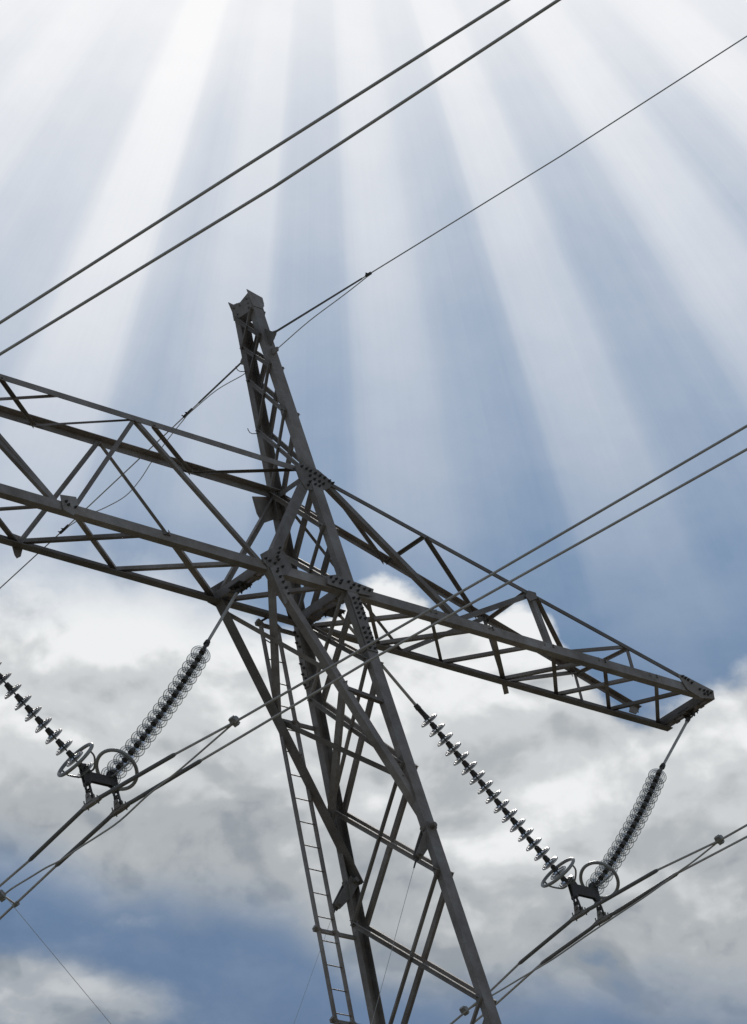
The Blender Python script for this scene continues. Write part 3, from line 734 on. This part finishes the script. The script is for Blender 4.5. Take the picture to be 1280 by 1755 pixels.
# ------------------------------------------------------------------ insulator strings
def disc_prof(scale=1.0):
    # glass shell seen in section: crown, rim, then the concentric ribs underneath
    return [(r * scale, h * scale) for r, h in ((.036, .010), (.060, .004), (.090, -.006), (.112, -.015), (.1225, -.022), (.1285, -.031), (.1295, -.036), (.1275, -.040), (.1235, -.038), (.1205, -.032), (.110, -.0255),
            (.0985, -.020), (.0975, -.032), (.0955, -.034), (.0935, -.032), (.0925, -.0165), (.0695, -.0100), (.0685, -.025), (.0665, -.027), (.0645, -.025), (.0635, -.008), (.036, -.001))]



def string(key, label, group, link_fork):
    P = [V(p) for p in D['strings'][key]]
    attach, linkend, s0, sm, s1 = P
    root = empty('insulator_string', attach)
    tag(root, label, 'insulator', group)
    g_ = bmesh.new(); d = (linkend - attach).normalized()
    a = attach + d * .10
    cyl(g_, a, linkend, .021, seg=10)
    part('link_rod', g_, ALU, root)
    g_ = bmesh.new()
    tube(g_, [attach + V((0, -.04, -.02)), attach + d * .06 + V((0, -.05, 0)), attach + d * .12, attach + d * .06 + V((0, .05, 0)), attach + V((0, .04, -.02))], .014, 8, True)
    cyl(g_, attach + d * .08, attach + d * .16, .034, .026)
    cyl(g_, linkend - d * .05, linkend + d * .02, .034, .040)
    boxbar(g_, linkend - d * .02, linkend + (s0 - linkend) * .7, (0, 1, 0), .06, .03)
    part('shackle', g_, DARKSTEEL, root)
    n = 18; ctr = sm * 2 - (s0 + s1) / 2
    pt = lambda u: s0 * (1 - u) ** 2 + ctr * 2 * u * (1 - u) + s1 * u * u
    for k in range(n):
        u = k / (n - 1); c = pt(u); ax = (pt(min(1, u + .02)) - pt(max(0, u - .02))).normalized()   # ax: down the string
        jd = V((random.uniform(-1, 1), random.uniform(-1, 1), random.uniform(-1, 1))) * .012
        ax2 = (ax + jd).normalized()
        g_ = bmesh.new(); lathe(g_, disc_prof(), c + ax * .02, -ax2, 32)
        for fi, fc in enumerate(g_.faces):
            if fi // 32 in (4, 5, 6, 7, 8, 11, 12, 13, 14, 16, 17, 18, 19): fc.material_index = 1
        dsk = part('glass_disc', g_, (GLASS, RIBGLASS), root, smooth=True)
        g_ = bmesh.new()
        lathe(g_, [(0, -.074), (.024, -.074), (.033, -.068), (.035, -.030), (.038, -.012), (.040, .010), (.036, .016), (.010, .018), (.010, .100), (0, .100)], c, ax2, 16, False)
        part('cap', g_, CAP, dsk)
    return root, pt, ax


def corona(root, c, ax, flip, label=None):
    """grading ring on two bent arms at the live end of a string"""
    ax = ax.normalized(); a = V((0, 1, 0)); b_ = ax.cross(a).normalized()
    g_ = bmesh.new(); N_ = 40; rr = .262
    tube(g_, [c + (a * math.cos(k * math.tau / N_) + b_ * math.sin(k * math.tau / N_)) * rr for k in range(N_)], .023, 10, True)
    ring = part('grading_ring', g_, RING, root, smooth=True)
    g_ = bmesh.new()
    for s in (-1, 1):
        tube(g_, smoothline([c + a * s * rr * .96, c + a * s * rr * .90 + ax * .10, c + a * s * .12 + ax * .21, c + a * s * .03 + ax * .22], 4), .013, 6)
    part('ring_arm', g_, RING, ring, smooth=True)


grp = 'glass insulator strings hung in V pairs'
for key, label in (('CR', 'near face-on glass disc string under the mast head, right arm of the left V pair'),
                   ('CL', 'glass disc string running in from the left picture edge to the left yoke'),
                   ('RL', 'edge-on glass disc string hanging from the mast towards the right-hand yoke'),
                   ('RR', 'face-on glass disc string hanging from the tip of the right crossarm')):
    root, pt, ax = string(key, label, grp, True)
    e = pt(1.0); corona(root, e - ax * .12, ax, key[1] == 'L')

# yokes with their clamps
for key, xcn, label in (('yokeC', -4.96, 'dark steel yoke plate joining the left V pair of insulators, carrying two conductors'),
                        ('yokeR', 3.85, 'dark steel yoke plate joining the right V pair of insulators, carrying two conductors')):
    P = [V(p) for p in D[key]]
    root = empty('yoke', (P[0] + P[1]) / 2); tag(root, label, 'yoke', 'yoke plates at the foot of the V pairs')
    g_ = bmesh.new(); mid = (P[0] + P[1] + P[2] + P[3]) / 4
    lines = ('c1', 'c2') if key == 'yokeC' else ('r1', 'r2')
    cl = [V(D['cond'][lines[0]][2]), V(D['cond'][lines[1]][2 if key != 'yokeC' else 2])]
    xs = [c_.x for c_ in cl]; zc = Z0 - 3.86
    zt_ = max(P[0].z, P[1].z); zb_ = Z0 - 3.62
    xl, xr = xs[0], xs[1]
    for s in (-1, 1):
        plate(g_, [(xl - .055, s * .02, zt_ + .03), (xl + .03, s * .02, zt_ + .04), (xl + .10, s * .02, zt_ - .06), (xr - .10, s * .02, zt_ - .06), (xr - .03, s * .02, zt_ + .04), (xr + .055, s * .02, zt_ + .03),
                   (xr + .045, s * .02, zb_ - .01), (xr + .0, s * .02, zb_ - .03), (xr - .06, s * .02, zb_ + .05), (xl + .06, s * .02, zb_ + .05), (xl, s * .02, zb_ - .03), (xl - .045, s * .02, zb_ - .01)], (0, 1, 0), .014)
    for x in (xl, xr):
        for zz in (zt_ - .02, zb_): cyl(g_, (x, -.05, zz), (x, .05, zz), .022, seg=8)
    part('yoke_plate', g_, DARKSTEEL, root)
    for x in (xl, xr):
        g_ = bmesh.new()
        tube(g_, [(x - .035, 0, zb_ + .01), (x - .04, 0, zb_ - .07), (x, 0, zb_ - .11), (x + .04, 0, zb_ - .07), (x + .035, 0, zb_ + .01)], .016, 8)
        tube(g_, [(x, -.035, zb_ - .07), (x, -.04, zb_ - .16), (x, 0, zb_ - .19), (x, .04, zb_ - .16), (x, .035, zb_ - .07)], .016, 8, True)
        part('clamp_shackle', g_, DARKSTEEL, root)
        g_ = bmesh.new(); zw = Z0 - 3.862
        # boat-shaped suspension clamp, keeper and U-bolts
        pr = []
        for yy, hh, ww in ((-.15, .020, .026), (-.09, .030, .032), (0, .040, .036), (.09, .030, .032), (.15, .020, .026)):
            zz = zw - abs(yy) * .10
            pr.append([g_.verts.new((x + sx * ww, yy, zz + sz * hh)) for sx, sz in ((-1, -.9), (1, -.9), (1, .7), (-1, .7))])
        for i in range(4):
            for k in range(4): g_.faces.new((pr[i][k], pr[i][(k + 1) % 4], pr[i + 1][(k + 1) % 4], pr[i + 1][k]))
        g_.faces.new(pr[0][::-1]); g_.faces.new(pr[-1])
        for s in (-1, 1):
            plate(g_, [(x + s * .038, -.05, zw), (x + s * .038, .05, zw), (x + s * .035, .03, zb_ - .13), (x + s * .035, -.03, zb_ - .13)], (1, 0, 0), .012)
            for yy in (-.09, .09): cyl(g_, (x + s * .025, yy, zw - .055), (x + s * .025, yy, zw + .055), .009, seg=6)
        cyl(g_, (x - .06, 0, zb_ - .17), (x + .06, 0, zb_ - .17), .02, seg=8)
        part('suspension_clamp', g_, STEEL, root)


# ------------------------------------------------------------------ conductors
def span(pts, sn, sf, curv=.0002, far=170):
    """pts ordered by falling y; continue both ways along the sagging span"""
    P = [V(p) for p in pts]; x = P[0].x
    out = []
    a = P[0]
    for k in range(14, 0, -1):
        t_ = far * (k / 14) ** 1.5; out.append(V((x, a.y + t_, a.z - sf * t_ + curv * t_ * t_)))
    out += P
    a = P[-1]
    for k in range(1, 15):
        t_ = far * (k / 14) ** 1.5; out.append(V((x, a.y - t_, a.z - sn * t_ + curv * t_ * t_)))
    return out


C = D['cond']; zc = Z0 - 3.862
def setx(pts, x): return [V((x, p[1], p[2])) for p in pts]
def conductor(key, x, rods, label, pts, sn, sf):
    bm = bmesh.new(); line = span(pts, sn, sf)
    tube(bm, line, .0155, 8)
    o = obj('power_line', bm, ALU, None, True); tag(o, label, 'power line', 'twin bundled conductors')
    if rods:
        ya, yb = rods; mid = [p for p in line if yb < p.y < ya]
        def on(y):
            for i in range(len(line) - 1):
                if line[i].y >= y >= line[i + 1].y:
                    return line[i].lerp(line[i + 1], (line[i].y - y) / (line[i].y - line[i + 1].y))
        P = [on(ya), on(ya - .04)] + [p for p in mid if yb + .05 < p.y < ya - .05] + [on(yb + .04), on(yb)]
        g_ = bmesh.new(); tube(g_, P, [.018] + [.0265] * (len(P) - 2) + [.018], 10)
        part('armour_rods', g_, RODS, o, smooth=True)
    return o

def mid(key, x, zclamp):
    P = [V(p) for p in C[key]]; out = []
    for p in P: out.append(V((x, p.y, p.z)))
    return out
XL, XR = -5.223, -4.763
c1 = mid('c1', XL, 0); c2 = mid('c2', XR, 0); rr1 = mid('r1', 3.56, 0); rr2 = mid('r2', 4.02, 0)
def bend(P):
    """the wire rests in its clamp at y = 0 and falls away on both sides"""
    out = [p for p in P if abs(p.y) > .3]
    up = [p for p in out if p.y > 0]; dn = [p for p in out if p.y < 0]; x = P[0].x
    k = [V((x, .22, zc - .028)), V((x, .08, zc - .004)), V((x, 0, zc)), V((x, -.08, zc - .004)), V((x, -.22, zc - .016))]
    return up + k + dn
conductor('c1', XL, (1.17, -1.44), 'left conductor of the centre pair, crossing in front of the mast', bend(c1), .064, .145)
conductor('c2', XR, (1.19, -1.41), 'right conductor of the centre pair, the lower one crossing the mast', bend(c2), .068, .145)
conductor('r1', 3.56, (1.17, -1.39), 'left conductor of the pair under the right crossarm yoke', bend(rr1), .07, .15)
conductor('r2', 4.02, (1.16, -1.36), 'right conductor of the pair under the right crossarm yoke', bend(rr2), .07, .15)
L1 = [V(p) for p in C['l1']]; L2 = [V(p) for p in C['l2']]
for key, P, lab in (('l1', L1, 'upper of the two parallel thick wires crossing the sky above the peak'), ('l2', L2, 'lower of the two parallel thick wires crossing the sky above the peak')):
    x = P[0].x; bb = [V((x, p.y, p.z)) for p in P]
    pre = [V((x, .2, zc - .02)), V((x, 0, zc)), V((x, -1.4, Z0 - 3.96)), V((x, -4.2, Z0 - 4.17))]
    conductor(key, x, None, lab, pre + bb, .085, .145)

# earth wire over the peak, with its clamps and slack jumpers
xe_ = 0.0
def dedupe(P): return P
EN = [V(p) for p in C['ewn']]; EF = [V(p) for p in C['ewf']]
root_n = bmesh.new()
P = [EN[0]] + EN[1:]; a = EN[-1]; sl = (EN[-2].z - a.z) / (EN[-2].y - a.y)
P += [V((0, a.y - t_, a.z - sl * t_ + .0002 * t_ * t_)) for t_ in (8, 20, 40, 70, 110, 160)]
tube(root_n, P, [.0085] * len(P), 8)
on_ = obj('earth_wire', root_n, ALU, None, True); tag(on_, 'thin single wire rising right from the peak to the top right corner', 'power line', 'earth wires from the peak')
g_ = bmesh.new(); q = EN[0].lerp(EN[1], .93); tube(g_, [EN[0], q], [.015, .012], 8); part('grip_rods', g_, RODS, on_)
g_ = bmesh.new(); tube(g_, smoothline(C['jn'], 5), .0075, 6); part('jumper', g_, ALU, on_)
g_ = bmesh.new(); d = (EN[1] - EN[0]).normalized(); c = EN[1]; cyl(g_, c - d * .05, c + d * .04, .024, .020, 8); bolts(g_, [c + V((-.03, 0, 0))], (-1, 0, 0), .012, .02); part('clamp', g_, DARKSTEEL, on_)
g_ = bmesh.new(); a = EF[-1]; sl = (EF[-2].z - a.z) / (a.y - EF[-2].y)
st_ = V((0, EF[0].y - .1, EF[0].z + .01))
P = [st_] + EF[:] + [V((0, a.y + t_, a.z - sl * t_ + .0002 * t_ * t_)) for t_ in (8, 20, 40, 70, 110, 160)]
tube(g_, P, .0085, 8)
of_ = obj('earth_wire', g_, ALU, None, True); tag(of_, 'thin single wire falling left from the peak behind the left crossarm', 'power line', 'earth wires from the peak')
g_ = bmesh.new(); tube(g_, [st_, EF[0], EF[0].lerp(EF[1], .8)], .0125, 8); part('grip_rods', g_, RODS, of_)
g_ = bmesh.new(); tube(g_, smoothline([st_ + V((0, .02, -.12))] + C['jf'], 5), .007, 6)
tube(g_, smoothline(C['jf2'], 5), .007, 6); part('jumper', g_, ALU, of_)
for c in (EF[1], EF[2]):
    g_ = bmesh.new(); d = (EF[2] - EF[1]).normalized(); cyl(g_, c - d * .09, c + d * .09, .020, .020, 8)
    bolts(g_, [c + V((-.02, 0, 0)), c + d * .07 + V((-.02, 0, 0))], (-1, 0, 0), .012, .02); part('clamp', g_, DARKSTEEL, of_)

# slack damping loops clamped under the conductors
for key, x, lab in (('loopc', -5.2, 'slack damping loop hanging below the centre conductors by the left yoke'), ('loopr', 3.58, 'slack damping loop hanging below the conductors by the right yoke')):
    P = [V((p[0], p[1], p[2])) for p in C[key]]
    if key == 'loopr': P = P[:10]
    g_ = bmesh.new(); tube(g_, smoothline(P, 4), .0115, 8)
    o = obj('damping_loop', g_, ALU, None, True); tag(o, lab, 'cable', 'damping loops')
    for c in (P[0], P[-1]):
        cc = V((c.x - .01, c.y, c.z + .012)); g_ = bmesh.new(); cyl(g_, cc + V((0, -.045, .004)), cc + V((0, .045, -.004)), .042, .042, 10)
        boxbar(g_, cc + V((-.05, 0, .03)), cc + V((.04, 0, -.05)), (0, 1, 0), .07, .05)
        part('loop_clamp', g_, RING, o)
# bundle spacer at the far side of the centre pair
ps, qs = V((XL, 1.744, Z0 - 4.2)), V((XR, 1.96, Z0 - 4.165))
g_ = bmesh.new(); cyl(g_, ps, qs, .013, seg=8); sp = obj('spacer', g_, ALU); tag(sp, 'short spacer rod between the centre conductors at the left picture edge', 'spacer')
for c in (ps, qs):
    g_ = bmesh.new(); cyl(g_, c + V((0, -.04, 0)), c + V((0, .04, 0)), .03, seg=10); part('spacer_clamp', g_, RING, sp)

# internal stays
for p, q, lab in ((V(ms['fitA1']), V((-9.95, 8.44, .1)), 'thin stay wire dropping from the bracket on the right mast leg'),
                  (V(ms['fitB1']), V((-10.0, 13.6, .1)), 'thin stay wire dropping from the bracket on the far leg beside the ladder'),
                  (V((2 * XC, LA(Z0 - 3.35).y, Z0 - 3.35)), V((-.286, -9.187, .1)), 'thin stay wire slanting down in the bottom left corner')):
    g_ = bmesh.new(); n = 12
    P = [p.lerp(q, k / n) - V((0, 0, 0 * .25 * math.sin(math.pi * k / n))) for k in range(n + 1)]
    tube(g_, P, .0022 if 'ladder' in lab else .0032, 6); o = obj('guy_wire', g_, ALU, None, True); tag(o, lab, 'guy wire', 'stay wires of the tower')
    g_ = bmesh.new(); cyl(g_, P[0], P[0].lerp(P[1], .06), .014, .010, 8); part('socket', g_, DARKSTEEL, o)
print('parts', len(bpy.data.objects))
